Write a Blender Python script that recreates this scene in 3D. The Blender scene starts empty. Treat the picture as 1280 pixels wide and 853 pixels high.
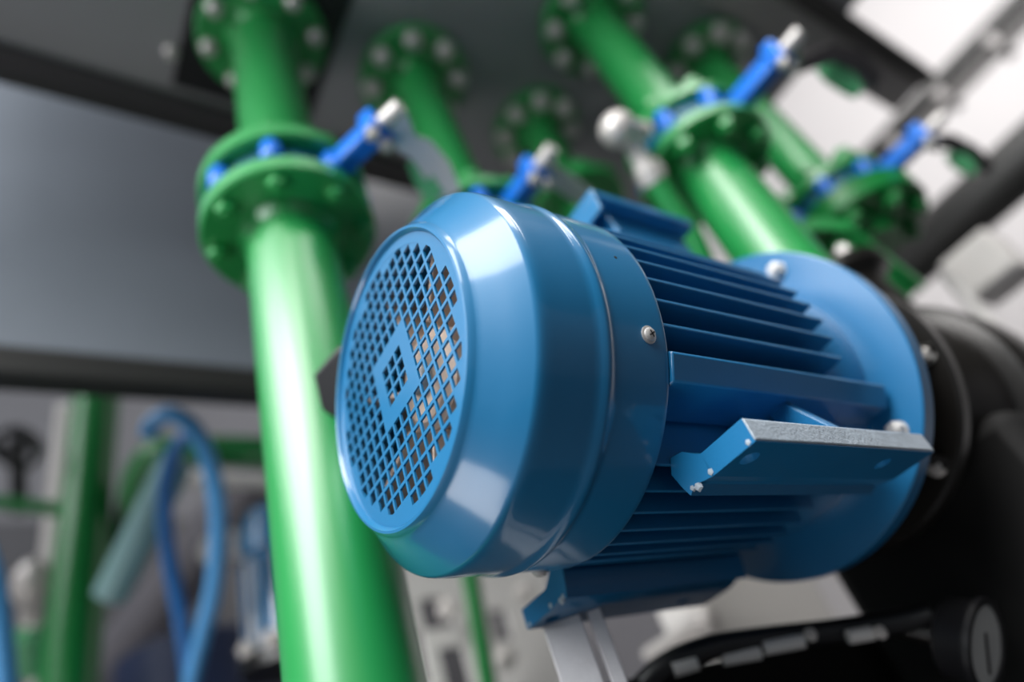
import bpy, bmesh, math, random
from mathutils import Vector, Matrix
import numpy as np
random.seed(4)
SC = bpy.context.scene
COL = SC.collection
V = Vector
PI = math.pi

# ------------------------------------------------------------------ camera
# world: X runs along the motor shaft (fan end -> pump), Y away from the camera, Z up; camera stands at the origin
RIGHT = V((0.8275749, -0.48045501, -0.29031497))
DOWN = V((0.12018778, 0.65682617, -0.74440196))
FWD = V((0.54833812, 0.58115606, 0.60131767))
FPX = 847.5
cd = bpy.data.cameras.new('camera')
cam = bpy.data.objects.new('camera', cd)
COL.objects.link(cam)
cam.matrix_world = Matrix(((RIGHT.x, -DOWN.x, -FWD.x, 0), (RIGHT.y, -DOWN.y, -FWD.y, 0), (RIGHT.z, -DOWN.z, -FWD.z, 0), (0, 0, 0, 1)))
cd.sensor_width = 36.0
cd.lens = FPX / 1280 * 36.0
cd.clip_start = 0.01
cd.clip_end = 100
cd.dof.use_dof = True
cd.dof.focus_distance = 0.415
cd.dof.aperture_fstop = 1.45
cd.dof.aperture_blades = 9
SC.camera = cam

# ------------------------------------------------------------------ world, lights, exposure
w = bpy.data.worlds.new('world')
SC.world = w
w.use_nodes = True
bg = w.node_tree.nodes['Background']
bg.inputs[0].default_value = (0.86, 0.93, 1.0, 1)
bg.inputs[1].default_value = 0.22
SC.view_settings.view_transform = 'Standard'
SC.view_settings.look = 'None'
SC.view_settings.gamma = 1
SC.view_settings.use_curve_mapping = False
SC.view_settings.exposure = 0.0
SC.cycles.use_denoising = True
SC.cycles.max_bounces = 8
SC.cycles.sample_clamp_indirect = 6


def area(name, loc, target, sx, sy, power, col=(1, 1, 1)):
    l = bpy.data.lights.new(name, 'AREA')
    l.shape = 'RECTANGLE'
    l.size = sx
    l.size_y = sy
    l.energy = power
    l.color = col
    o = bpy.data.objects.new(name, l)
    COL.objects.link(o)
    o.location = loc
    o.rotation_euler = (V(target) - V(loc)).to_track_quat('-Z', 'Y').to_euler()
    return o


area('skylight', (-0.92, -0.62, 1.80), (0.25, 0.40, 0.30), 1.25, 1.15, 46, (1.0, 0.97, 0.94))
area('doorway_daylight', (-2.15, -0.35, 1.6), (0.4, 0.35, 0.45), 1.7, 1.9, 115, (0.95, 0.98, 1.0))
area('low_reflection_light', (-1.40, 1.15, -1.10), (0.2, 0.35, 0.1), 0.9, 0.8, 14, (1.0, 0.96, 0.96))  # unseen light added to put the pale reflection on the lower cone
area('flange_sheen_light', (-1.35, 0.86, 1.60), (0.56, 0.27, 0.42), 1.0, 0.9, 17, (1.0, 0.97, 0.98))  # unseen light added to give the motor flange its whitish sheen
area('top_fill_light', (0.45, -0.75, 2.3), (0.45, 0.25, 0.4), 1.0, 0.8, 24, (1.0, 0.98, 0.96))  # unseen overhead fill, added to brighten the top of the motor
area('hall_light', (1.6, -0.9, 3.6), (4.6, 0.2, 2.3), 2.0, 2.0, 140, (1.0, 0.97, 0.96))
area('annex_light', (-1.3, 1.5, 2.0), (-0.5, 2.6, 0.5), 0.9, 0.9, 15, (0.95, 0.97, 1.0))


# ------------------------------------------------------------------ materials
def mat(name, col, rough=0.4, metal=0.0, var=0.06, scale=30.0, bump=0.0, coat=0.0, spec=0.5, bscale=None, crough=0.13, cior=1.5):
    m = bpy.data.materials.new(name)
    m.use_nodes = True
    nt = m.node_tree
    b = nt.nodes['Principled BSDF']
    b.inputs['Roughness'].default_value = rough
    b.inputs['Metallic'].default_value = metal
    b.inputs['Coat Weight'].default_value = coat
    b.inputs['Coat Roughness'].default_value = crough
    b.inputs['Coat IOR'].default_value = cior
    b.inputs['Specular IOR Level'].default_value = spec
    tc = nt.nodes.new('ShaderNodeTexCoord')
    n = nt.nodes.new('ShaderNodeTexNoise')
    n.inputs['Scale'].default_value = scale
    n.inputs['Detail'].default_value = 4
    nt.links.new(tc.outputs['Object'], n.inputs['Vector'])
    mx = nt.nodes.new('ShaderNodeMix')
    mx.data_type = 'RGBA'
    a = [max(0, c * (1 - var)) for c in col]
    z = [min(1, c * (1 + var)) for c in col]
    mx.inputs['A'].default_value = (*a, 1)
    mx.inputs['B'].default_value = (*z, 1)
    nt.links.new(n.outputs['Fac'], mx.inputs['Factor'])
    nt.links.new(mx.outputs['Result'], b.inputs['Base Color'])
    if bump:
        n2 = nt.nodes.new('ShaderNodeTexNoise')
        n2.inputs['Scale'].default_value = bscale or scale * 8
        n2.inputs['Detail'].default_value = 3
        nt.links.new(tc.outputs['Object'], n2.inputs['Vector'])
        bp = nt.nodes.new('ShaderNodeBump')
        bp.inputs['Strength'].default_value = bump
        bp.inputs['Distance'].default_value = 0.001
        nt.links.new(n2.outputs['Fac'], bp.inputs['Height'])
        nt.links.new(bp.outputs['Normal'], b.inputs['Normal'])
    return m


BLUE = mat('blue_enamel', (0.004, 0.155, 0.345), 0.45, bump=0.05, scale=12, bscale=160, coat=1.0)
BLUEC = mat('blue_cast_paint', (0.004, 0.140, 0.325), 0.42, bump=0.12, scale=25, bscale=420, coat=0.7, crough=0.25)
WORN = mat('worn_blue_edge', (0.36, 0.42, 0.48), 0.42, bump=0.6, scale=90, bscale=500, var=0.35)
VBLUE = mat('valve_blue_epoxy', (0.008, 0.16, 0.66), 0.3)
TEAL = mat('valve_body_teal', (0.004, 0.10, 0.16), 0.4)
GREEN = mat('green_gloss_paint', (0.011, 0.28, 0.06), 0.38, scale=9, var=0.05, coat=0.9, crough=0.32, cior=1.62)
DGREEN = mat('green_satin_paint', (0.005, 0.18, 0.035), 0.3, scale=9, var=0.05)
STEEL = mat('zinc_steel', (0.62, 0.60, 0.58), 0.35, 0.45, scale=60)
BRIGHT = mat('nickel_fitting', (0.70, 0.66, 0.63), 0.35, 0.3, scale=60)
GALV = mat('galvanised_steel', (0.72, 0.70, 0.72), 0.45, 0.2, var=0.18, scale=45, bump=0.25)
BLACK = mat('black_gloss_casting', (0.012, 0.011, 0.010), 0.30, bump=0.15, scale=20)
RUBBER = mat('black_rubber', (0.008, 0.008, 0.008), 0.7, scale=20, spec=0.25)
BPLAST = mat('black_plastic', (0.012, 0.012, 0.014), 0.38, scale=40)
BEIGE = mat('beige_fan_plastic', (0.58, 0.45, 0.36), 0.5)
CEIL = mat('dark_grey_sheet', (0.27, 0.27, 0.285), 0.45, scale=2.5, var=0.12)
PANEL = mat('blue_grey_sheet', (0.19, 0.212, 0.245), 0.42, scale=2.2, var=0.22)
FRAME = mat('charcoal_frame', (0.022, 0.022, 0.021), 0.5, scale=5)
WHITE = mat('white_wall_panel', (0.66, 0.64, 0.64), 0.6, scale=2, var=0.04)
GREYW = mat('grey_wall_paint', (0.22, 0.22, 0.24), 0.6, scale=2, var=0.15)
CREAM = mat('off_white_enamel', (0.78, 0.75, 0.72), 0.45, scale=10, var=0.05)
CONC = mat('concrete_floor', (0.045, 0.045, 0.05), 0.6, scale=6, var=0.2, bump=0.2)
HOSE = mat('light_blue_hose', (0.07, 0.30, 0.62), 0.35)
HOSE2 = mat('mid_blue_hose', (0.02, 0.16, 0.46), 0.35)
PALE = mat('pale_teal_plastic', (0.24, 0.42, 0.42), 0.35)
NAVY = mat('navy_sheet', (0.016, 0.03, 0.085), 0.5, scale=6, var=0.25)
GREYD = mat('dark_grey_lever', (0.07, 0.066, 0.07), 0.35, 0.5)
GREYL = mat('light_grey_bracket', (0.30, 0.285, 0.28), 0.5)
LGREEN = mat('light_green_grip', (0.10, 0.42, 0.19), 0.4)
RACK = mat('charcoal_grey_rack', (0.09, 0.09, 0.10), 0.5, scale=3, var=0.3)
MAUVE = mat('mauve_grey_duct', (0.20, 0.19, 0.21), 0.5, scale=4)
DIAL = mat('dial_white', (0.55, 0.55, 0.53), 0.3)


# ------------------------------------------------------------------ mesh helpers
class M:
    def __init__(s):
        s.v = []
        s.f = []

    def add(s, vs, fs):
        k = len(s.v)
        s.v += [V(p) for p in vs]
        s.f += [tuple(i + k for i in f) for f in fs]
        return s

    def box(s, c, size, ax=None):
        ax = ax or (V((1, 0, 0)), V((0, 1, 0)), V((0, 0, 1)))
        c = V(c)
        vs = [c + ax[0] * (size[0] / 2 * i) + ax[1] * (size[1] / 2 * j) + ax[2] * (size[2] / 2 * k) for i in (-1, 1) for j in (-1, 1) for k in (-1, 1)]
        fs = [(0, 1, 3, 2), (4, 6, 7, 5), (0, 4, 5, 1), (2, 3, 7, 6), (0, 2, 6, 4), (1, 5, 7, 3)]
        if ax[0].cross(ax[1]).dot(ax[2]) < 0:
            fs = [f[::-1] for f in fs]
        return s.add(vs, fs)

    def bb(s, x0, x1, y0, y1, z0, z1):
        return s.box(((x0 + x1) / 2, (y0 + y1) / 2, (z0 + z1) / 2), (abs(x1 - x0), abs(y1 - y0), abs(z1 - z0)))

    def lathe(s, o, axis, prof, n=48, closed=False, a0=0.0):
        o = V(o)
        a = V(axis).normalized()
        u = a.orthogonal().normalized() if abs(a.z) < 0.9 else V((1, 0, 0))
        if abs(a.x) > 0.9:
            u = V((0, 1, 0))
        w_ = a.cross(u)
        vs = []
        for (t, r) in prof:
            for k in range(n):
                th = a0 + 2 * PI * k / n
                vs.append(o + a * t + (u * math.cos(th) + w_ * math.sin(th)) * max(r, 1e-5))
        fs = []
        L = len(prof)
        for i in range(L if closed else L - 1):
            j = (i + 1) % L
            for k in range(n):
                q = (k + 1) % n
                fs.append((i * n + k, i * n + q, j * n + q, j * n + k))
        if not closed:
            fs.append(tuple(range(n))[::-1])
            fs.append(tuple((L - 1) * n + k for k in range(n)))
        return s.add(vs, fs)

    def cyl(s, p, q, r, n=32, r2=None):
        p, q = V(p), V(q)
        d = q - p
        return s.lathe(p, d, [(0, r), (d.length, r if r2 is None else r2)], n)

    def tube(s, pts, r, n=12, smooth=4):
        P = [V(p) for p in pts]
        if smooth and len(P) > 2:
            Q = []
            for i in range(len(P) - 1):
                a, b = P[i], P[i + 1]
                m0 = (P[i + 1] - P[i - 1]) / 2 if i else (b - a)
                m1 = (P[i + 2] - P[i]) / 2 if i + 2 < len(P) else (b - a)
                for k in range(smooth):
                    t = k / smooth
                    Q.append(a * (2 * t**3 - 3 * t**2 + 1) + m0 * (t**3 - 2 * t**2 + t) + b * (-2 * t**3 + 3 * t**2) + m1 * (t**3 - t**2))
            Q.append(P[-1])
            P = Q
        t0 = (P[1] - P[0]).normalized()
        u = t0.orthogonal().normalized()
        vs = []
        for i, p in enumerate(P):
            t = (P[min(i + 1, len(P) - 1)] - P[max(i - 1, 0)]).normalized()
            u = (u - t * u.dot(t)).normalized()
            w_ = t.cross(u)
            vs += [p + (u * math.cos(2 * PI * k / n) + w_ * math.sin(2 * PI * k / n)) * r for k in range(n)]
        fs = []
        for i in range(len(P) - 1):
            for k in range(n):
                q = (k + 1) % n
                fs.append((i * n + k, i * n + q, (i + 1) * n + q, (i + 1) * n + k))
        fs.append(tuple(range(n))[::-1])
        fs.append(tuple((len(P) - 1) * n + k for k in range(n)))
        return s.add(vs, fs)

    def bar(s, pts, width, thick, nrm):
        """flat strip swept along pts; nrm(s) is the direction of the width"""
        P = [V(p) for p in pts]
        wd = V(nrm).normalized()
        ws = width if isinstance(width, (list, tuple)) else [width] * len(P)
        vs = []
        for i, p in enumerate(P):
            t = (P[min(i + 1, len(P) - 1)] - P[max(i - 1, 0)]).normalized()
            wv = (wd - t * wd.dot(t)).normalized()
            n_ = t.cross(wv)
            h = ws[i] / 2
            vs += [p + wv * h + n_ * thick / 2, p - wv * h + n_ * thick / 2, p - wv * h - n_ * thick / 2, p + wv * h - n_ * thick / 2]
        fs = []
        for i in range(len(P) - 1):
            for k in range(4):
                q = (k + 1) % 4
                fs.append((i * 4 + k, i * 4 + q, (i + 1) * 4 + q, (i + 1) * 4 + k))
        fs += [(3, 2, 1, 0), tuple((len(P) - 1) * 4 + k for k in range(4))]
        return s.add(vs, fs)

    def prism(s, poly, axis_vec):
        """extrude a planar polygon (3D points) by axis_vec"""
        n = len(poly)
        a = [V(p) for p in poly]
        b = [p + V(axis_vec) for p in a]
        fs = [tuple(range(n))[::-1], tuple(range(n, 2 * n))]
        for k in range(n):
            q = (k + 1) % n
            fs.append((k, q, n + q, n + k))
        return s.add(a + b, fs)


def wpos(o):
    p = V((0, 0, 0))
    while o:
        p = p + o.location
        o = o.parent
    return p


def obj(name, m, mt, parent=None, loc=None, bevel=0.0, smooth=35, seg=2, label=None):
    """one mesh object; world-coordinate vertices are moved to its own origin"""
    if loc is None:
        loc = wpos(parent) if parent else (sum(m.v, V()) / len(m.v))
    loc = V(loc)
    me = bpy.data.meshes.new(name)
    me.from_pydata([tuple(p - loc) for p in m.v], [], m.f)
    bm = bmesh.new()
    bm.from_mesh(me)
    bmesh.ops.recalc_face_normals(bm, faces=bm.faces)
    bm.to_mesh(me)
    bm.free()
    me.materials.append(mt)
    if smooth:
        me.shade_smooth()
        me.set_sharp_from_angle(angle=math.radians(smooth))
    o = bpy.data.objects.new(name, me)
    COL.objects.link(o)
    if parent:
        o.parent = parent
        o.location = loc - wpos(parent)
    else:
        o.location = loc
    if bevel:
        b = o.modifiers.new('bevel', 'BEVEL')
        b.width = bevel
        b.segments = seg
        b.limit_method = 'ANGLE'
        b.angle_limit = math.radians(40)
    if label:
        o['label'] = label
    return o


def tag(o, label, cat, group=None):
    o['label'] = label
    o['category'] = cat
    if group:
        o['group'] = group
    return o


def thing(name, loc, label, cat, group=None):
    o = bpy.data.objects.new(name, None)
    COL.objects.link(o)
    o.location = loc
    o.empty_display_size = 0.02
    return tag(o, label, cat, group)


def struct(name, m, mt, **k):
    o = obj(name, m, mt, **k)
    o['kind'] = 'structure'
    return o


def dupe(o, parent, wloc, rot=None):
    """copy of a single part, placed at a world position"""
    c = o.copy()
    COL.objects.link(c)
    c.parent = parent
    c.location = V(wloc) - wpos(parent)
    if rot is not None:
        c.rotation_euler = rot
    return c


_hex = {}


def bolt(parent, wloc, axis, size, mt, name='bolt', washer=True, stud=0.25):
    """hex head with washer; axis points out of the surface"""
    key = (round(size, 4), mt.name, washer)
    rot = V(axis).to_track_quat('Z', 'Y').to_euler()
    if key not in _hex:
        m = M()
        if washer:
            m.lathe((0, 0, 0), (0, 0, 1), [(0, size * 0.62), (size * 0.1, size * 0.62)], 20)
        m.lathe((0, 0, size * 0.08), (0, 0, 1), [(0, size * 0.54), (size * 0.5, size * 0.56), (size * 0.6, size * 0.46)], 6)
        m.lathe((0, 0, size * 0.6), (0, 0, 1), [(0, size * 0.26), (size * stud, size * 0.26)], 12)
        o = obj(name, m, mt, parent, loc=(0, 0, 0), smooth=25)
        o.location = V(wloc) - wpos(parent)
        o.rotation_euler = rot
        _hex[key] = o.data
        return o
    o = bpy.data.objects.new(name, _hex[key])
    COL.objects.link(o)
    o.parent = parent
    o.location = V(wloc) - wpos(parent)
    o.rotation_euler = rot
    return o


def at(px, py, d):
    """world point at depth d (metres along the viewing axis) behind a pixel of the 1280x853 frame"""
    return (RIGHT * ((px - 640) / FPX) + DOWN * ((py - 426.5) / FPX) + FWD) * d


# ------------------------------------------------------------------ the room
Z0C = 1.18                      # underside of the tank the pipes bolt to
struct('floor', M().bb(-3.2, 5.2, -2.8, 3.6, -1.60, -1.55), CONC, smooth=0)
struct('wall_end', M().bb(4.6, 4.7, -1.4, 3.6, -1.55, 6.0), WHITE, smooth=0)
struct('wall_back', M().bb(4.6, 4.7, -2.8, -1.4, -1.55, 6.0), FRAME, smooth=0)
struct('ceiling', M().bb(0.9, 4.7, -2.8, 3.6, 6.0, 6.08), CEIL, smooth=0)
struct('wall_far', M().bb(-3.2, 4.6, 3.5, 3.6, -1.55, 6.0), GREYW, smooth=0)
struct('wall_right', M().bb(0.2, 4.6, -2.8, -2.7, 0.55, 6.0), FRAME, smooth=0)
struct('trim_1', M().bb(0.2, 4.6, -2.8, -2.68, -1.55, 0.55), GREYW, smooth=0)

# steel tank overhead
TX, TY = 0.6, 0.4
tank = thing('overhead_tank', (TX, TY, Z0C), 'dark grey sheet steel tank overhead with green pipes bolted to its underside', 'tank')
obj('bottom_plate', M().bb(-0.45, 1.30, -0.02, 0.70, Z0C, Z0C + 0.02), CEIL, tank, smooth=0)
obj('tank_shell', M().bb(-0.44, 1.28, 0.0, 0.68, Z0C + 0.02, Z0C + 0.75), CEIL, tank, smooth=0)
obj('edge_rail', M().bb(-0.45, 1.30, 0.70, 0.735, Z0C - 0.012, Z0C + 0.05), FRAME, tank, bevel=0.003)
obj('edge_angle', M().bb(-0.45, 1.30, 0.672, 0.70, Z0C - 0.028, Z0C), GREYD, tank, bevel=0.002)
obj('near_rail', M().bb(-0.45, 1.66, 0.035, 0.075, Z0C - 0.02, Z0C + 0.05), FRAME, tank, bevel=0.003)
obj('near_channel', M().bb(-0.4, 1.66, 0.075, 0.150, Z0C - 0.012, Z0C + 0.02), GREYL, tank, bevel=0.003)
obj('flange_pad', M().bb(0.10, 0.33, 0.40, 0.655, Z0C - 0.008, Z0C), BPLAST, tank, bevel=0.002, label='black square pad behind the pipe flange')
bolt(tank, (0.09, 0.60, Z0C), (0, 0, -1), 0.02, STEEL)

# grey panel of the neighbouring unit, with its lower rail
pan = thing('panel_unit', (0.0, 1.05, 0.86), 'blue-grey sheet metal panel wall behind the thickest green pipe', 'panel')
obj('sheet', M().bb(-1.6, 1.4, 1.02, 1.05, 0.865, 2.0), PANEL, pan, smooth=0)
obj('bottom_rail', M().bb(-1.6, 1.4, 1.00, 1.05, 0.808, 0.865), FRAME, pan, bevel=0.006)


# ------------------------------------------------------------------ the blue motor
MY, MZ = 0.3139, 0.2757
AX = V((1, 0, 0))
MO = V((0, MY, MZ))
motor = thing('electric_motor', (0.42, MY, MZ - 0.132), 'large blue electric motor with a perforated fan cover, fins and feet', 'motor')


def ml(prof, n=96, closed=False):
    return M().lathe(MO, AX, prof, n, closed)


# fan cover: shell with rolled rim, cone, cylinder, bead and rear skirt (outer profile then inner profile)
XF, XS, XR, XE = 0.1820, 0.2088, 0.2554, 0.3056
outer = [(XF + 0.0036, 0.0965), (XF + 0.0008, 0.0975), (XF - 0.0008, 0.0990), (XF - 0.0006, 0.1007), (XF + 0.0010, 0.1020), (XF + 0.0030, 0.1030),
         (XF + 0.0042, 0.1037), (XF + 0.0060, 0.1058), (XF + 0.0160, 0.1150), (XS - 0.0016, 0.1271), (XS, 0.1283), (XS + 0.0022, 0.1290), (XS + 0.005, 0.1294), (XS + 0.009, 0.1296), (XR - 0.0095, 0.1297), (XR - 0.0060, 0.1298),
         (XR - 0.0032, 0.1305), (XR - 0.0005, 0.1316), (XR + 0.0022, 0.1316), (XR + 0.0045, 0.1306), (XR + 0.0068, 0.1299), (XR + 0.0095, 0.1299), (XE - 0.004, 0.1300), (XE - 0.001, 0.1300), (XE, 0.1296)]
inner = [(XE, 0.1284), (XS + 0.004, 0.1272), (XF + 0.008, 0.1040), (XF + 0.0056, 0.0965)]
cover = obj('fan_cover', ml(outer + inner, 160, True), BLUE, motor, smooth=40)

# perforated grille: square holes on an 10.7 mm pitch, solid square ring in the middle
P_, HH = 0.0107, 0.0042
xs = []
N = 9
for k in range(-N, N + 1):
    xs += [k * P_ - HH, k * P_ + HH]


def solid(i, j):
    if i % 2 or j % 2:
        return True
    a, b = i // 2 - N, j // 2 - N
    if max(abs(a), abs(b)) == 2:
        return True
    return math.hypot(a, b) * P_ > 0.0868


g = M()
gx0, gx1 = XF + 0.0028, XF + 0.0043
L_ = len(xs)
cellset = {}
for i in range(L_ - 1):
    for j in range(L_ - 1):
        if solid(i, j) and math.hypot((xs[i] + xs[i + 1]) / 2, (xs[j] + xs[j + 1]) / 2) < 0.0945:
            cellset[(i, j)] = 1
idx = {}


def gv(i, j, b):
    if (i, j, b) not in idx:
        idx[(i, j, b)] = len(g.v)
        g.v.append(V((gx1 if b else gx0, MY + xs[i], MZ + xs[j])))
    return idx[(i, j, b)]


for (i, j) in cellset:
    g.f.append((gv(i, j, 0), gv(i, j + 1, 0), gv(i + 1, j + 1, 0), gv(i + 1, j, 0)))
    g.f.append((gv(i, j, 1), gv(i + 1, j, 1), gv(i + 1, j + 1, 1), gv(i, j + 1, 1)))
    for (di, dj, a, b) in ((-1, 0, (i, j), (i, j + 1)), (1, 0, (i + 1, j + 1), (i + 1, j)), (0, -1, (i + 1, j), (i, j)), (0, 1, (i, j + 1), (i + 1, j + 1))):
        if (i + di, j + dj) not in cellset:
            g.f.append((gv(*a, 0), gv(*a, 1), gv(*b, 1), gv(*b, 0)))
gr = obj('grille', g, BLUE, motor, smooth=0)
rg = ml([(XF + 0.0026, 0.0893), (XF + 0.0026, 0.0975), (XF + 0.0050, 0.0975), (XF + 0.0050, 0.0893)], 128, True)
obj('grille_rim', rg, BLUE, gr, smooth=30)

# plastic fan behind the grille
fan = obj('fan', ml([(0.207, 0.0), (0.207, 0.030), (0.212, 0.036), (0.236, 0.040), (0.244, 0.118), (0.247, 0.118), (0.247, 0.02)], 64), BEIGE, motor, smooth=35)
for k in range(7):
    th = 2 * PI * k / 7 + 0.35
    e = V((0, math.cos(th), math.sin(th)))
    t = V((0, -math.sin(th), math.cos(th)))
    b = M().prism([MO + AX * 0.240 + e * 0.034, MO + AX * 0.206 + e * 0.040, MO + AX * 0.203 + e * 0.088 + t * 0.010, MO + AX * 0.210 + e * 0.110 + t * 0.016, MO + AX * 0.243 + e * 0.113 + t * 0.012], t * 0.003 + AX * 0.0005)
    obj('fan_blade', b, BEIGE, fan, bevel=0.0008)
obj('rear_shaft', ml([(0.200, 0.010), (0.203, 0.012), (0.25, 0.012)], 24), STEEL, motor)

# cover screw and vent speck
for th in (203.6, 23.6, 113.6, 293.6):
    d = V((0, math.cos(math.radians(th)), math.sin(math.radians(th))))
    p = MO + AX * 0.2905 + d * 0.1299
    s_ = M().lathe(p, d, [(0, 0.0058), (0.0007, 0.0058), (0.0010, 0.0052)], 28)
    sc = obj('cover_screw', s_, STEEL, motor, loc=p)
    q = p + d * 0.001
    obj('screw_head', M().lathe(q, d, [(0, 0.0043), (0.0012, 0.0042), (0.0021, 0.0032), (0.0024, 0.0018)], 24), STEEL, sc)
    u = V((1, 0, 0))
    v_ = d.cross(u)
    cr = M()
    r45 = (u + v_ * 0.6).normalized()
    cr.box(q + d * 0.0022, (0.0048, 0.0009, 0.0007), (r45, d.cross(r45), d))
    cr.box(q + d * 0.0022, (0.0009, 0.0048, 0.0007), (r45, d.cross(r45), d))
    obj('cross_slot', cr, BPLAST, sc, smooth=0)

dd = V((0, math.cos(math.radians(178.2)), math.sin(math.radians(178.2))))
obj('small_hole', M().lathe(MO + AX * 0.2845 + dd * 0.1296, dd, [(0, 0.0012), (0.0005, 0.0012)], 14), BPLAST, cover)

# finned housing
obj('stator_housing', ml([(0.262, 0.086), (0.268, 0.1005), (0.505, 0.1005), (0.512, 0.109), (0.532, 0.1145), (0.5605, 0.1145)], 96), BLUEC, motor, smooth=30)
FT = 0.0029


def side_fin(z, sgn):
    yo = math.sqrt(max(0.1290**2 - z * z, 0))
    yi = math.sqrt(max(0.0985**2 - z * z, 0)) if abs(z) < 0.0985 else 0.0
    return M().prism([(0.268, MY + sgn * yi, MZ + z - FT / 2), (0.268, MY + sgn * (yo - 0.012), MZ + z - FT / 2), (0.282, MY + sgn * yo, MZ + z - FT / 2),
                      (0.503, MY + sgn * yo, MZ + z - FT / 2), (0.506, MY + sgn * yi, MZ + z - FT / 2)], (0, 0, FT))


for sgn in (-1, 1):
    for k in range(9):
        z = -0.0425 + 0.0172 * k
        obj('cooling_fin', side_fin(z, sgn), BLUEC, motor, bevel=0.0007, smooth=0)
for k in range(-4, 5):
    y = k * 0.0165
    zo = -math.sqrt(0.1275**2 - y * y)
    zi = -math.sqrt(0.0985**2 - y * y)
    obj('cooling_fin', M().prism([(0.268, MY + y - FT / 2, MZ + zi), (0.272, MY + y - FT / 2, MZ + zo), (0.503, MY + y - FT / 2, MZ + zo), (0.506, MY + y - FT / 2, MZ + zi)], (0, FT, 0)), BLUEC, motor, bevel=0.0007, smooth=0)

# wide lugs along both sides
for sgn in (-1, 1):
    y = lambda a: MY + sgn * a
    obj('side_lug', M().prism([(0.3065, y(0.075), MZ - 0.0585), (0.3065, y(0.1150), MZ - 0.0585), (0.3065, y(0.1175), MZ - 0.0615), (0.3065, y(0.1080), MZ - 0.0770), (0.3065, y(0.07), MZ - 0.0780)], (0.2455, 0, 0)), BLUEC, motor, bevel=0.0012)

# feet
for sgn in (-1, 1):
    y = lambda a: MY + sgn * a
    zb, zt = MZ - 0.132, MZ - 0.1165
    fm = M()
    # plate with two bolt holes, cross-section in Y-Z extruded in pieces around the holes
    hx = (0.3335, 0.4775)
    hr, yc = 0.0062, 0.1095
    rows = [0.0905, yc - 0.0085, yc + 0.0085, 0.1262]
    cols = [0.3205]
    for h in hx:
        cols += [h - 0.0085, h + 0.0085]
    cols.append(0.5215)
    for a in range(3):
        for b in range(len(cols) - 1):
            x0, x1, y0, y1 = cols[b], cols[b + 1], rows[a], rows[a + 1]
            if a == 1 and b in (1, 3):
                cx, cy = (x0 + x1) / 2, (y0 + y1) / 2
                n = 24
                sq, ci = [], []
                for k in range(n):
                    th = 2 * PI * k / n
                    c_, s2 = math.cos(th), math.sin(th)
                    q = 0.0085 / max(abs(c_), abs(s2))
                    sq.append((cx + c_ * q, y(cy + s2 * q)))
                    ci.append((cx + c_ * hr, y(cy + s2 * hr)))
                vs = [(p[0], p[1], z) for z in (zb, zt) for p in sq] + [(p[0], p[1], z) for z in (zb, zt) for p in ci]
                fs = []
                for k in range(n):
                    q = (k + 1) % n
                    fs += [(k, q, 2 * n + q, 2 * n + k), (n + k, n + q, 3 * n + q, 3 * n + k), (2 * n + k, 2 * n + q, 3 * n + q, 3 * n + k)]
                fm.add(vs, fs)
            else:
                vs = [(xx, y(yy), z) for z in (zb, zt) for (xx, yy) in ((x0, y0), (x1, y0), (x1, y1), (x0, y1))]
                fs = [(3, 2, 1, 0), (4, 5, 6, 7)]
                if a == 0:
                    fs.append((0, 1, 5, 4))
                if a == 2:
                    fs.append((2, 3, 7, 6))
                if b == 0:
                    fs.append((3, 0, 4, 7))
                if b == len(cols) - 2:
                    fs.append((1, 2, 6, 5))
                fm.add(vs, fs)
    # thickened heel and the rough leg that rises to the housing
    fm.prism([(0.3205, y(0.0910), zb), (0.3205, y(0.0905), zt), (0.3205, y(0.0860), zt + 0.003), (0.3205, y(0.0790), zt + 0.009), (0.3205, y(0.0690), zt + 0.011),
              (0.3205, y(0.0640), zt + 0.002), (0.3205, y(0.0672), MZ - 0.126), (0.3205, y(0.0700), zb - 0.0005), (0.3205, y(0.0765), zb + 0.0035), (0.3205, y(0.0830), zb + 0.0015)], (0.201, 0, 0))
    fm.prism([(0.396, y(0.086), zt), (0.396, y(0.082), MZ - 0.055), (0.396, y(0.070), MZ - 0.055), (0.396, y(0.066), zt)], (0.119, 0, 0))
    bmt = bmesh.new()
    foot = obj('foot', fm, BLUEC, motor, smooth=0)
    bmt.from_mesh(foot.data)
    bmesh.ops.remove_doubles(bmt, verts=bmt.verts, dist=1e-5)
    bmesh.ops.recalc_face_normals(bmt, faces=bmt.faces)
    bmt.to_mesh(foot.data)
    bmt.free()
    # scuffed outer edge strip
    e = M().prism([(0.3203, y(0.1258), zb + 0.0004), (0.3203, y(0.1272), zb + 0.0012), (0.3203, y(0.1272), zt - 0.0012), (0.3203, y(0.1258), zt + 0.0002)], (0.2014, 0, 0))
    obj('scuffed_edge', e, WORN, foot, bevel=0.0006, label='scuffed pale edge strip of the foot')
    # casting burrs on the front end of the foot
    br = M()
    for (a, zz, r) in ((0.1218, 0.0022, 0.0026), (0.0905, 0.0030, 0.0030), (0.0775, 0.0012, 0.0034), (0.0735, 0.0026, 0.0024)):
        br.lathe((0.3195, y(a), zb + zz), (1, 0, 0), [(0.0004, r * 0.2), (0.0007, r * 0.7), (0.002, r), (0.004, r * 0.5)], 5)
    obj('casting_burr', br, WORN, foot, smooth=0)['kind'] = 'stuff'
    # gusset
    obj('gusset', M().prism([(0.424, y(0.086), zt), (0.424, y(0.1215), zt), (0.424, y(0.1215), zt + 0.002), (0.424, y(0.0925), MZ - 0.0640), (0.424, y(0.086), MZ - 0.0640)], (0.010, 0, 0)), BLUEC, motor, bevel=0.0008)

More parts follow.
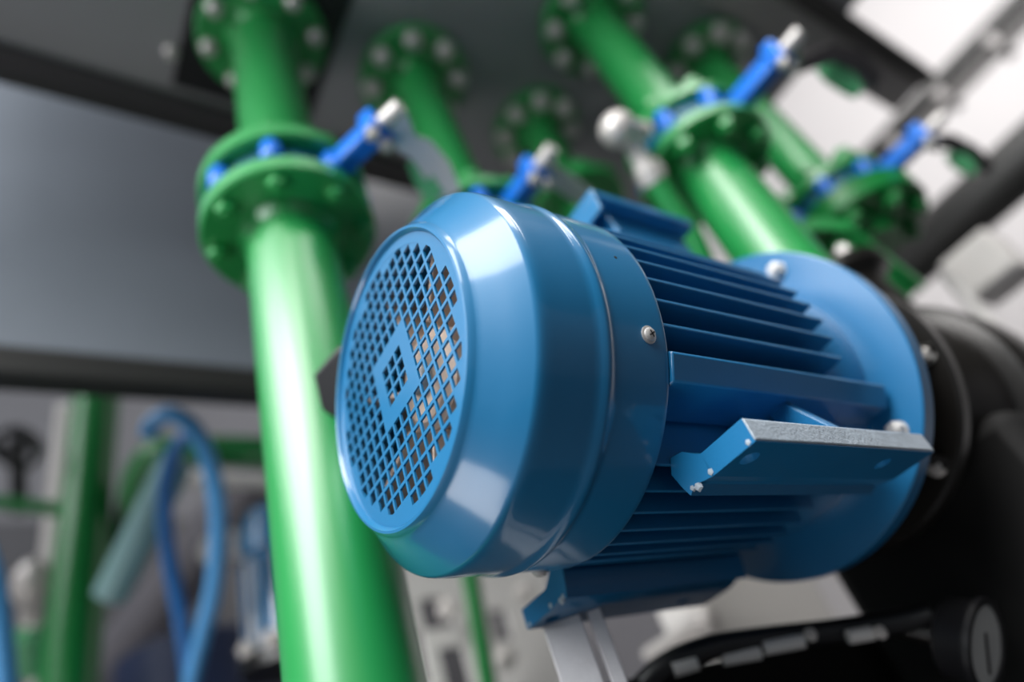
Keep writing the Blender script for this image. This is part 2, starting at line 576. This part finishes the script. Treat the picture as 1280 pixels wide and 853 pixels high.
# terminal box on top
tb = obj('terminal_box', M().bb(0.415, 0.530, MY - 0.056, MY + 0.056, MZ + 0.110, MZ + 0.187), BLUEC, motor, bevel=0.003)
obj('box_lid', M().bb(0.396, 0.536, MY - 0.071, MY + 0.071, MZ + 0.187, MZ + 0.198), BLUE, tb, bevel=0.002)
obj('box_lid_lip', M().bb(0.396, 0.400, MY - 0.071, MY + 0.071, MZ + 0.168, MZ + 0.188), BLUE, tb, bevel=0.001)
obj('box_corner', M().prism([(0.412, MY - 0.060, MZ + 0.187), (0.412, MY - 0.052, MZ + 0.187), (0.416, MY - 0.052, MZ + 0.150), (0.416, MY - 0.063, MZ + 0.150)], (0.006, 0, 0)), BLUE, tb, bevel=0.001)

# drive-end flange with bolts
fl = obj('drive_end_flange', ml([(0.5600, 0.10), (0.5600, 0.1548), (0.5612, 0.1561), (0.576, 0.1561), (0.578, 0.154), (0.578, 0.10)], 128, True), BLUEC, motor, smooth=35)
for th in (138.3, 223.0, 318, 43):
    d = V((0, math.cos(math.radians(th)), math.sin(math.radians(th))))
    bolt(fl, MO + AX * 0.560 + d * 0.1375, (-1, 0, 0), 0.0135, STEEL)

# ------------------------------------------------------------------ black pump behind the motor
pump = thing('centrifugal_pump', (0.72, MY, MZ - 0.25), 'black cast iron pump bolted to the blue motor flange', 'pump')
obj('adapter_ring', ml([(0.579, 0.08), (0.579, 0.138), (0.582, 0.141), (0.598, 0.141), (0.602, 0.135), (0.602, 0.08)], 96, True), BLACK, pump, smooth=35)
obj('lantern', ml([(0.602, 0.08), (0.602, 0.105), (0.652, 0.105), (0.656, 0.109), (0.656, 0.140), (0.659, 0.143), (0.672, 0.143), (0.676, 0.138), (0.680, 0.110), (0.72, 0.106), (0.760, 0.112), (0.785, 0.122), (0.80, 0.127), (0.815, 0.127), (0.826, 0.120), (0.832, 0.128), (0.838, 0.142), (0.85, 0.147), (0.92, 0.147), (0.95, 0.10)], 96), BLACK, pump, smooth=30)
for k in range(8):
    th = 2 * PI * k / 8 + 0.15
    e = V((0, math.cos(th), math.sin(th)))
    t = V((0, -math.sin(th), math.cos(th)))
    obj('rib', M().prism([MO + AX * 0.600 + e * 0.10 - t * 0.006, MO + AX * 0.600 + e * 0.140 - t * 0.006, MO + AX * 0.64 + e * 0.128 - t * 0.006, MO + AX * 0.658 + e * 0.140 - t * 0.006, MO + AX * 0.658 + e * 0.10 - t * 0.006], t * 0.012), BLACK, pump, bevel=0.003)
for th in (190, 236, 282, 328, 14, 60, 100, 146):
    d = V((0, math.cos(math.radians(th)), math.sin(math.radians(th))))
    bolt(pump, MO + AX * 0.656 + d * 0.128, (-1, 0, 0), 0.0145, STEEL)
obj('discharge_neck', M().lathe((0.90, MY - 0.03, MZ + 0.1), (0, 0, 1), [(0, 0.06), (0.10, 0.05), (0.115, 0.07), (0.13, 0.07)], 40), BLACK, pump, smooth=35)
for k in range(5):
    th = 2 * PI * (k + 0.2) / 5
    bolt(pump, (0.90 + 0.056 * math.cos(th), MY - 0.03 + 0.056 * math.sin(th), MZ + 0.23), (0, 0, 1), 0.022, STEEL)
obj('volute_base', M().bb(0.76, 1.3, MY - 0.12, 0.455, MZ - 1.82, MZ - 0.06), RUBBER, pump, bevel=0.02)

# ------------------------------------------------------------------ green pipework


def flange(parent, x, y, z0, z1, R, mt=GREEN, rb=0.0):
    c = min(0.003, (z1 - z0) * 0.15)
    return obj('flange', M().lathe((x, y, z0), (0, 0, 1), [(0, R - c), (c, R), (z1 - z0 - c, R), (z1 - z0, R - c)], 72), mt, parent, smooth=35)


def spool(label, x, y, z0, z1, r, fls, mt=GREEN, cat='pipe', nb=8, size=0.022, ph=0.39):
    t = thing('green_pipe', (x, y, z0), label, cat, 'green flanged pipes')
    obj('pipe', M().lathe((x, y, z0), (0, 0, 1), [(0, r), (z1 - z0, r)], 64), mt, t, smooth=60)
    for (a, b, R, rb, side) in fls:
        f = flange(t, x, y, a, b, R, mt)
        hub = M().lathe((x, y, a if side < 0 else b), (0, 0, side), [(-0.004, r + 0.010), (0.006, r + 0.006), (0.016, r + 0.0005)], 48)
        obj('weld_collar', hub, mt, t, smooth=60)
        for k in range(nb):
            th = 2 * PI * (k + ph) / nb
            bolt(f, (x + rb * math.cos(th), y + rb * math.sin(th), a if side < 0 else b), (0, 0, side), size, STEEL if b > 1.1 else mt)
    return t


def valve(label, x, y, z0, z1, R, n=8, ph=0.39, neck=0.095, ang=-90, lever=None, body_r=None):
    t = thing('butterfly_valve', (x, y, (z0 + z1) / 2), label, 'valve', 'blue butterfly valves')
    z0, z1 = z0 + 0.0006, z1 - 0.0006
    h = z1 - z0
    br = body_r or R * 0.84
    obj('body', M().lathe((x, y, z0), (0, 0, 1), [(0, br), (h, br)], 56), TEAL, t, smooth=40)
    for k in range(n):
        th = 2 * PI * (k + ph) / n
        px, py = x + R * 0.90 * math.cos(th), y + R * 0.90 * math.sin(th)
        obj('lug', M().lathe((px, py, z0 + 0.001), (0, 0, 1), [(0, R * 0.10), (0.004, R * 0.13), (h * 0.7, R * 0.13), (h - 0.002, R * 0.09)], 20), VBLUE, t, smooth=60)
    d = V((math.cos(math.radians(ang)), math.sin(math.radians(ang)), 0))
    s_ = V((-d.y, d.x, 0))
    c = V((x, y, (z0 + z1) / 2))
    nk = M()
    a_, b_ = s_ * 0.013, V((0, 0, h * 0.36))
    nk.prism([c + d * (br * 0.9) + a_ - b_, c + d * (br * 0.9) - a_ - b_, c + d * (br * 0.9) - a_ + b_, c + d * (br * 0.9) + a_ + b_], d * (neck + br * 0.1))
    nk.box(c + d * (br + neck), (0.022, 0.038, h * 0.95), (d, s_, V((0, 0, 1))))
    obj('neck', nk, VBLUE, t, bevel=0.005, seg=3)
    tip = c + d * (br + neck + 0.010)
    obj('stem', M().cyl(tip, tip + d * 0.03, 0.010, 16), BRIGHT, t)
    bolt(t, c + d * (br + neck) - s_ * 0.011 - V((0, 0, h * 0.48)), (0, 0, -1), 0.014, STEEL)
    bolt(t, c + d * (br + neck) + s_ * 0.011 - V((0, 0, h * 0.48)), (0, 0, -1), 0.014, STEEL)
    return t, tip + d * 0.022


# pipe 1: thick one left of the motor
P1 = (0.2115, 0.5172)
spool('long thick green pipe standing left of the motor, passing behind the perforated cover', *P1, -1.55, 0.68, 0.0515, [(0.655, 0.68, 0.101, 0.084, -1)], size=0.020)
spool('short thick green pipe above the first blue valve, bolted to the black square pad', *P1, 0.72, Z0C - 0.009, 0.049, [(0.72, 0.745, 0.101, 0.084, 1), (Z0C - 0.032, Z0C - 0.009, 0.101, 0.084, -1)], size=0.022)
v1, tip = valve('blue butterfly valve with silver lever between the two flanges of the thickest green pipe', *P1, 0.68, 0.72, 0.099, neck=0.075, ang=-68)
lv = obj('lever', M().bar([tip, at(507, 178, 0.80), at(527, 188, 0.81), at(546, 212, 0.82), at(562, 246, 0.83)], [0.022, 0.028, 0.032, 0.036, 0.032], 0.005, RIGHT - DOWN * 0.6), BRIGHT, v1, bevel=0.001)
obj('lever_reflection', M().bar([at(520, 200, 0.815), at(528, 222, 0.82), at(545, 248, 0.825)], 0.024, 0.004, RIGHT - DOWN * 0.4), LGREEN, v1, bevel=0.001)  # green reflection on the silver lever, modelled as a coloured strip

# pipe 2
P2 = (0.480, 0.498)
spool('medium green pipe dropping from a bolted flange straight above the fan cover', *P2, 0.72, Z0C - 0.001, 0.0400, [(Z0C - 0.022, Z0C - 0.001, 0.100, 0.080, -1), (0.72, 0.74, 0.095, 0.080, 1)], size=0.028)
v2, tip = valve('blue butterfly valve with dull silver lever peeping over the fan cover', *P2, 0.68, 0.72, 0.093, neck=0.06, ang=-85)
obj('lever', M().bar([tip, at(684, 213, 0.93), at(708, 230, 0.95), at(733, 248, 0.97)], [0.022, 0.028, 0.03, 0.03], 0.006, RIGHT + DOWN * -0.8), BRIGHT, v2, bevel=0.001)
spool('lower green pipe hidden behind the motor under the second valve', *P2, 0.30, 0.68, 0.0445, [(0.66, 0.68, 0.095, 0.080, -1)], size=0.028)

# pipe 3
P3 = (0.767, 0.5095)
spool('thin green pipe with the smallest bolted flange on the tank underside', *P3, 0.80, Z0C - 0.001, 0.0345, [(Z0C - 0.020, Z0C - 0.001, 0.0915, 0.072, -1), (0.90, 0.92, 0.09, 0.072, 1)], size=0.030)

# pipe 4
P4 = (0.7525, 0.275)
spool('green pipe above the valve with silver bolts, right of the thin one', *P4, 0.765, Z0C - 0.001, 0.0430, [(Z0C - 0.022, Z0C - 0.001, 0.100, 0.080, -1), (0.765, 0.785, 0.094, 0.078, 1)], size=0.028)
spool('green pipe with a pale highlight running down behind the motor fins', *P4, 0.44, 0.72, 0.0490, [(0.70, 0.72, 0.100, 0.080, -1)], size=0.026)
v4, tip = valve('blue butterfly valve with dark lever, over the fins between two green flanges', *P4, 0.72, 0.765, 0.097, neck=0.085, ang=-86)
obj('lever', M().bar([tip, at(1000, 82, 1.02), at(1040, 66, 1.04), at(1072, 76, 1.06), at(1098, 104, 1.08)], [0.02, 0.024, 0.03, 0.034, 0.034], 0.008, DOWN), GREYD, v4, bevel=0.002)
obj('lever_grip', M().bar([at(1025, 82, 1.06), at(1040, 92, 1.06), at(1062, 106, 1.07), at(1074, 118, 1.07)], [0.018, 0.032, 0.032, 0.018], 0.012, DOWN - RIGHT * 0.8), LGREEN, v4, bevel=0.003)

# pipe 5
P5 = (1.045, 0.250)
spool('far green pipe beside the white wall, its flange half hidden behind another pipe', *P5, 0.695, Z0C - 0.001, 0.038, [(Z0C - 0.022, Z0C - 0.001, 0.093, 0.075, -1), (0.695, 0.715, 0.090, 0.073, 1)], size=0.032)
spool('short green pipe under the bare blue valve, behind the bent green bracket', *P5, 0.585, 0.655, 0.045, [(0.615, 0.655, 0.106, 0.082, -1)], mt=DGREEN, size=0.028)
v5, tip = valve('blue butterfly valve seen against the white wall, farthest along the pipe row', *P5, 0.655, 0.695, 0.095, neck=0.075, ang=-88)
obj('lever', M().bar([tip, at(1150, 175, 1.22), at(1190, 178, 1.24), at(1218, 192, 1.26), at(1238, 212, 1.28)], [0.02, 0.024, 0.03, 0.03, 0.028], 0.008, DOWN), GREYD, v5, bevel=0.002)
obj('lever_grip', M().bar([at(1186, 190, 1.25), at(1200, 202, 1.25), at(1218, 216, 1.25)], [0.02, 0.034, 0.02], 0.012, DOWN - RIGHT * 0.8), LGREEN, v5, bevel=0.003)

# bent green bracket over the pump neck
brk = M().bar([(0.800, 0.345, 0.575), (0.824, 0.328, 0.5945), (0.861, 0.287, 0.601), (0.898, 0.253, 0.600), (0.940, 0.231, 0.582), (0.972, 0.233, 0.552), (1.005, 0.235, 0.520), (1.040, 0.236, 0.486)], 0.026, 0.007, (0, 0, 1))
bk = obj('bracket', brk, GREEN, bevel=0.002, smooth=20)
tag(bk, 'bent green steel bracket arching over the black pump neck behind the motor flange', 'bracket')
obj('leg_plate', M().prism([(0.930, 0.236, 0.590), (0.972, 0.236, 0.556), (1.040, 0.239, 0.490), (1.017, 0.275, 0.470), (0.960, 0.268, 0.520), (0.925, 0.262, 0.565)], (0.004, 0.005, 0.002)), GREEN, bk, smooth=0)
obj('top_plate', M().prism([(0.824, 0.330, 0.602), (0.861, 0.289, 0.609), (0.898, 0.255, 0.608), (0.940, 0.234, 0.590), (1.040, 0.238, 0.494), (1.050, 0.330, 0.494), (0.940, 0.340, 0.598)], (0.003, 0.003, 0.004)), DGREEN, bk, smooth=0)

# small branch: ball valve and thin green nipple beside pipe 4
bv = thing('ball_valve', at(800, 195, 0.935), 'small silver ball valve on a thin green branch pipe above the terminal box', 'valve')
obj('knob', M().lathe(at(772, 162, 0.925), FWD, [(-0.024, 0.004), (-0.020, 0.016), (-0.010, 0.024), (0.006, 0.025), (0.02, 0.015), (0.024, 0.004)], 24), BRIGHT, bv, smooth=70)
obj('side_port', M().cyl(at(785, 160, 0.935), at(808, 165, 0.945), 0.014, 20), BRIGHT, bv)
obj('body', M().tube([at(784, 172, 0.925), at(796, 190, 0.935), at(806, 210, 0.935)], 0.013, 14), BRIGHT, bv)
obj('union_nut', M().lathe(at(806, 206, 0.935), at(822, 236, 0.935) - at(806, 206, 0.935), [(0, 0.019), (0.016, 0.022), (0.030, 0.019)], 6), BRIGHT, bv, smooth=20)
obj('branch_pipe', M().tube([at(816, 222, 0.935), at(838, 258, 0.935), at(862, 292, 0.935), at(880, 330, 0.935)], 0.0165, 18), GREEN, bv)

# ------------------------------------------------------------------ right-hand background
du = obj('exhaust_duct', M().cyl(at(1350, 140, 1.55), at(1350, 140, 1.55) + V((0, 1.3, 0)), 0.072, 40), GREYD)
du.data.materials[0] = FRAME
tag(du, 'dark grey round duct crossing the white wall behind the pump', 'duct')

ra = thing('cable_tray', at(1205, 75, 2.4), 'slim dark cable tray with clips hanging before the white wall', 'tray')
q = at(1212, 66, 2.4)
obj('dark_rail', M().box(q, (0.045, 2.6, 0.06)), FRAME, ra, bevel=0.004)
q2 = at(1224, 84, 2.4)
obj('pale_rail', M().box(q2, (0.035, 2.6, 0.05)), GREYL, ra, bevel=0.004)
for dy in (-0.28, -0.08, 0.13, 0.34):
    obj('clip', M().box(q2 + V((-0.02, dy, -0.01)), (0.10, 0.035, 0.08)), GREYL, ra, bevel=0.006)

jb = thing('junction_box', at(1240, 345, 1.3), 'plain white metal box tucked above the black pump', 'box')
b_ = at(1236, 336, 1.3)
obj('housing', M().box(b_, (0.10, 0.10, 0.10)), CREAM, jb, bevel=0.006)
obj('cover_plate', M().box(b_ + V((-0.052, 0, 0)), (0.006, 0.09, 0.09)), CREAM, jb, bevel=0.002)
rd = obj('tie_rod', M().cyl(at(1184, 345, 1.12), at(1290, 462, 1.05), 0.011, 20), CREAM)
tag(rd, 'pale slanting rod between the white box and the black pump', 'rod')

# hose, gauge under the pump
ho = thing('black_hose', at(1000, 795, 0.75), 'glossy black hose with pale highlight strips running below the motor', 'hose')
obj('hose_body', M().tube([at(770, 900, 0.59), at(820, 842, 0.59), at(880, 812, 0.59), at(950, 800, 0.595), at(1040, 790, 0.60), at(1120, 778, 0.59), at(1165, 768, 0.58)], 0.0105, 18), BPLAST, ho)
for (a, b, d) in (((842, 838), (872, 829), 0.58), ((903, 824), (950, 816), 0.585), ((954, 811), (1004, 802), 0.585), ((1060, 797), (1090, 792), 0.58)):
    obj('hose_highlight', M().cyl(at(*a, d), at(*b, d), 0.0060, 16), CREAM, ho)  # pale strips standing in for the highlights along the black hose
for (a, d) in (((803, 850), 0.60), ((1012, 793), 0.585), ((1099, 790), 0.575)):
    bolt(ho, at(*a, d), -FWD, 0.009, BRIGHT)
ga = thing('pressure_gauge', at(1225, 800, 0.55), 'black round pressure gauge with grey dial below the pump', 'gauge')
gc = at(1226, 806, 0.55)
gn = (-FWD * 0.85 + RIGHT * 0.62 - DOWN * 0.10).normalized()
obj('case', M().lathe(gc - gn * 0.026, gn, [(0, 0.028), (0.003, 0.032), (0.022, 0.034), (0.026, 0.037), (0.031, 0.037), (0.031, 0.0315), (0.027, 0.0315)], 48), BPLAST, ga, smooth=35)
obj('dial', M().lathe(gc + gn * 0.0022, gn, [(0, 0.0318), (0.001, 0.0318)], 48), DIAL, ga)
gu = (DOWN * -1 - gn * (-DOWN).dot(gn)).normalized()
obj('needle', M().box(gc + gn * 0.0045 - gu * 0.006, (0.0025, 0.032, 0.001), (gn.cross(gu), gu, gn)), BPLAST, ga, smooth=0)
obj('mounting_stem', M().cyl(gc - gn * 0.02, gc - gn * 0.06 - RIGHT * 0.01, 0.009, 16), BLACK, ga)

wb = thing('white_cabinet', at(900, 740, 1.05), 'off-white steel cabinet visible below the motor flange', 'cabinet')
ca = at(922, 742, 1.14)
obj('cabinet_body', M().box(ca, (0.30, 0.10, 0.30)), CREAM, wb, bevel=0.008)
kn = at(882, 772, 0.98)
obj('door_knob', M().lathe(kn, RIGHT * -0.3 - FWD, [(-0.012, 0.014), (0, 0.020), (0.012, 0.018), (0.016, 0.008)], 20), BRIGHT, wb, smooth=60)
obj('knob_stem', M().cyl(kn, kn + V((0, 0.14, 0)), 0.010, 14), BRIGHT, wb)

# galvanised post under the rear foot
po = thing('support_post', (0.354, MY + 0.126, -1.55), 'galvanised channel post carrying the rear motor foot', 'post')
pz = MZ - 0.1325
a_ = math.radians(-38)
e1, e2, e3 = V((math.cos(a_), math.sin(a_), 0)), V((-math.sin(a_), math.cos(a_), 0)), V((0, 0, 1))
pc = V((0.354, MY + 0.126, (pz - 1.55) / 2))
pm = M()
for (u_, v_, su, sv) in ((0.0, -0.016, 0.030, 0.003), (-0.0135, 0.0, 0.003, 0.029), (0.0135, 0.0, 0.003, 0.029)):
    pm.box(pc + e1 * u_ + e2 * v_, (su, sv, pz + 1.55), (e1, e2, e3))
obj('channel', pm, GALV, po, bevel=0.0008)
obj('slotted_strip', M().box(pc + e1 * 0.026 - e2 * 0.012, (0.011, 0.006, pz + 1.55), (e1, e2, e3)), GALV, po, bevel=0.0008)

# black skid behind and below
sk = obj('pump_skid', M().bb(0.392, 1.5, 0.478, 0.52, -1.55, 0.105), RUBBER, bevel=0.005)
tag(sk, 'black steel skid plate in deep shade below the motor', 'skid')

# hexagonal black plug on a black pipe that runs behind the motor
hc = at(433, 482, 0.592)
hp = thing('clamp_knob', hc, 'black hexagonal plastic knob between the thick green pipe and the fan cover', 'knob')
ha = (FWD + V((0.5, 0, 0))).normalized()
obj('hex_head', M().lathe(hc, ha, [(0, 0.033), (0.003, 0.0365), (0.024, 0.0365), (0.027, 0.033)], 6, a0=0.12), BPLAST, hp, bevel=0.001, smooth=20)
obj('threaded_stem', M().cyl(hc + ha * 0.02, at(424, 473, 0.655), 0.010, 16), BPLAST, hp)

# ------------------------------------------------------------------ left-hand background
c6 = at(101, 700, 1.62)
p6 = thing('riser_pipe', (c6.x, c6.y, -1.55), 'dark green riser pipe below the grey panel, far left of the motor', 'pipe')
obj('pipe', M().lathe((c6.x, c6.y, -1.55), (0, 0, 1), [(0, 0.058), (2.95, 0.058)], 40), DGREEN, p6, smooth=60)
obj('branch', M().cyl((c6.x, c6.y, at(60, 627, 1.62).z), at(-60, 622, 1.62), 0.018, 20), DGREEN, p6)

e0, e1 = at(205, 566, 1.75), at(430, 580, 1.75)
hpipe = obj('cross_pipe', M().tube([at(150, 720, 1.75), at(165, 640, 1.75), at(178, 590, 1.75), at(200, 566, 1.75), at(240, 564, 1.75), at(330, 566, 1.75), e1], 0.040, 24), DGREEN)
tag(hpipe, 'dark green elbowed pipe running sideways behind the blue hose loop', 'pipe')
pt = obj('plastic_pipe', M().cyl(at(222, 575, 1.5), at(138, 745, 1.47), 0.037, 24), PALE)
tag(pt, 'pale teal plastic pipe slanting beside the dark green riser', 'pipe')

h1 = obj('air_hose', M().tube([at(185, 545, 1.3), at(192, 528, 1.3), at(215, 518, 1.3), at(244, 538, 1.3), at(264, 585, 1.3), at(273, 650, 1.3), at(268, 730, 1.3), at(254, 790, 1.3), at(240, 850, 1.3), at(232, 900, 1.3)], 0.0165, 16), HOSE)
tag(h1, 'light blue air hose arching in the outer loop below the grey panel', 'hose')
h2 = obj('air_hose', M().tube([at(250, 540, 1.42), at(226, 552, 1.42), at(210, 590, 1.42), at(206, 640, 1.42), at(212, 700, 1.42), at(226, 770, 1.4), at(238, 850, 1.4), at(243, 900, 1.4)], 0.0155, 16), HOSE2)
tag(h2, 'darker blue air hose hanging as the inner strand of the loop', 'hose')
h3 = obj('air_hose', M().tube([at(-40, 640, 1.1), at(-12, 710, 1.1), at(0, 780, 1.1), at(8, 860, 1.1), at(10, 900, 1.1)], 0.017, 16), HOSE)
tag(h3, 'blue hose cut off by the left edge of the photo', 'hose')

# second, smaller blue motor standing upright behind the thick pipe
m2c = at(352, 740, 1.45)
m2 = thing('small_motor', (m2c.x, m2c.y, m2c.z - 0.15), 'small upright blue motor half hidden behind the thick green pipe', 'motor')
obj('motor_cap', M().lathe((m2c.x, m2c.y, m2c.z + 0.08), (0, 0, 1), [(0, 0.078), (0.06, 0.078), (0.10, 0.066), (0.118, 0.04), (0.122, 0.0)], 40), BLUE, m2)
obj('motor_frame', M().lathe((m2c.x, m2c.y, m2c.z - 0.13), (0, 0, 1), [(0, 0.062), (0.21, 0.062)], 32), BLUE, m2)
for k in range(16):
    th = 2 * PI * k / 16
    d = V((math.cos(th), math.sin(th), 0))
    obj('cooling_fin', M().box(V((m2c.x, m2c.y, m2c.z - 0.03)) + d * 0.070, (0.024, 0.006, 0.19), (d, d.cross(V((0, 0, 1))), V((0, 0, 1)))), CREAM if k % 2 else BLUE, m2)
obj('base_ring', M().lathe((m2c.x, m2c.y, m2c.z - 0.16), (0, 0, 1), [(0, 0.09), (0.03, 0.09)], 32), BLACK, m2)
for th in (200, 235, 265, 300):
    a = math.radians(th)
    bolt(m2, (m2c.x + 0.085 * math.cos(a), m2c.y + 0.085 * math.sin(a), m2c.z - 0.13), (math.cos(a) * .4, math.sin(a) * .4, 0.8), 0.030, BRIGHT)

# silver fitting between hose and small motor
sf = thing('pipe_fitting', at(285, 685, 1.6), 'round silver pipe fitting between the hose loop and the small motor', 'fitting')
obj('end_cap', M().lathe(at(266, 690, 1.55), -FWD, [(-0.02, 0.020), (0.01, 0.030), (0.02, 0.016)], 20), BRIGHT, sf, smooth=60)
obj('tee_body', M().tube([at(262, 690, 1.6), at(290, 682, 1.6), at(312, 690, 1.6)], 0.036, 16), BRIGHT, sf)

# left equipment: white upright duct, silver valve and rack
wd = obj('cable_duct', M().bar([at(84, 505, 1.95), at(66, 660, 1.95), at(42, 880, 1.95)], 0.045, 0.03, RIGHT), CREAM, bevel=0.006)
tag(wd, 'white upright cable duct just left of the dark green riser', 'duct')
sv = thing('silver_valve', at(40, 745, 1.7), 'dull silver valve with a green collar at lower left', 'valve')
obj('body', M().lathe(at(42, 700, 1.7), DOWN, [(0, 0.018), (0.03, 0.045), (0.08, 0.05), (0.11, 0.03), (0.16, 0.03)], 20), BRIGHT, sv, smooth=60)
obj('collar', M().lathe(at(40, 790, 1.7), DOWN, [(0, 0.05), (0.10, 0.05)], 20), LGREEN, sv)
wheel = M().lathe(at(22, 560, 1.7), (DOWN * 0.4 - FWD), [(-0.01, 0.06), (0.01, 0.06), (0.01, 0.045), (-0.01, 0.045)], 24, True)
hw = obj('hand_wheel', wheel, BPLAST)
tag(hw, 'black hand wheel under the grey panel at far left', 'wheel')
obj('spindle', M().cyl(at(22, 545, 1.7), at(24, 640, 1.75), 0.018, 14), BPLAST, hw)
obj('spoke', M().box(at(22, 560, 1.7), (0.10, 0.018, 0.012), (RIGHT, DOWN, FWD)), BPLAST, hw)

ns = obj('navy_drum', M().lathe((at(250, 960, 1.9)), (0, 0, 1), [(-1.2, 0.23), (0.30, 0.23), (0.32, 0.20)], 48), NAVY, smooth=35)
tag(ns, 'navy blue drum in shade under the hose loop', 'drum')
dk = obj('equipment_rack', M().bb(-0.42, 2.2, 3.15, 3.30, -1.55, 1.75), RACK, smooth=0)
tag(dk, 'dark grey equipment rack in the far background under the panel', 'rack')

sd = obj('slanting_duct', M().cyl(at(345, 570, 2.40), at(120, 860, 2.40), 0.10, 24), MAUVE)
tag(sd, 'mauve-grey slanting duct in shade behind the hose loop', 'duct')
pl = obj('pale_conduit', M().cyl(at(195, 596, 1.9), at(420, 606, 1.9), 0.024, 16), CREAM)
tag(pl, 'pale conduit running just below the dark green elbowed pipe', 'conduit')

# silver frame under the fan cover
fr = thing('perforated_frame', at(600, 800, 1.35), 'pale galvanised steel frame with dark openings below the fan cover', 'frame')
fp = M()
U = V((1, 0, 0))
fo = at(585, 800, 1.40)
W3, H3 = 0.50, 0.42
holes = [(-0.060, 0.060, 0.036, 0.032), (-0.125, -0.02, 0.022, 0.050), (-0.045, -0.065, 0.030, 0.055), (0.085, 0.02, 0.022, 0.034)]
gxs = sorted(set([-W3 / 2, W3 / 2] + [h[0] - h[2] for h in holes] + [h[0] + h[2] for h in holes]))
gzs = sorted(set([-H3 / 2, H3 / 2] + [h[1] - h[3] for h in holes] + [h[1] + h[3] for h in holes]))
for i in range(len(gxs) - 1):
    for j in range(len(gzs) - 1):
        cx, cz = (gxs[i] + gxs[i + 1]) / 2, (gzs[j] + gzs[j + 1]) / 2
        if any(abs(cx - h[0]) < h[2] and abs(cz - h[1]) < h[3] for h in holes):
            continue
        fp.box(fo + V((cx, 0, cz)), (gxs[i + 1] - gxs[i], 0.012, gzs[j + 1] - gzs[j]))
obj('plate', fp, CREAM, fr, smooth=0)
for (a, d) in (((632, 822), 1.33), ((655, 740), 1.36), ((560, 760), 1.36)):
    bolt(fr, at(*a, d), -FWD, 0.034, BRIGHT)
gp = obj('slim_pipe', M().cyl(at(583, 690, 1.25), at(618, 900, 1.25), 0.0165, 20), DGREEN)
tag(gp, 'slim green pipe crossing the pale steel frame under the fan cover', 'pipe')
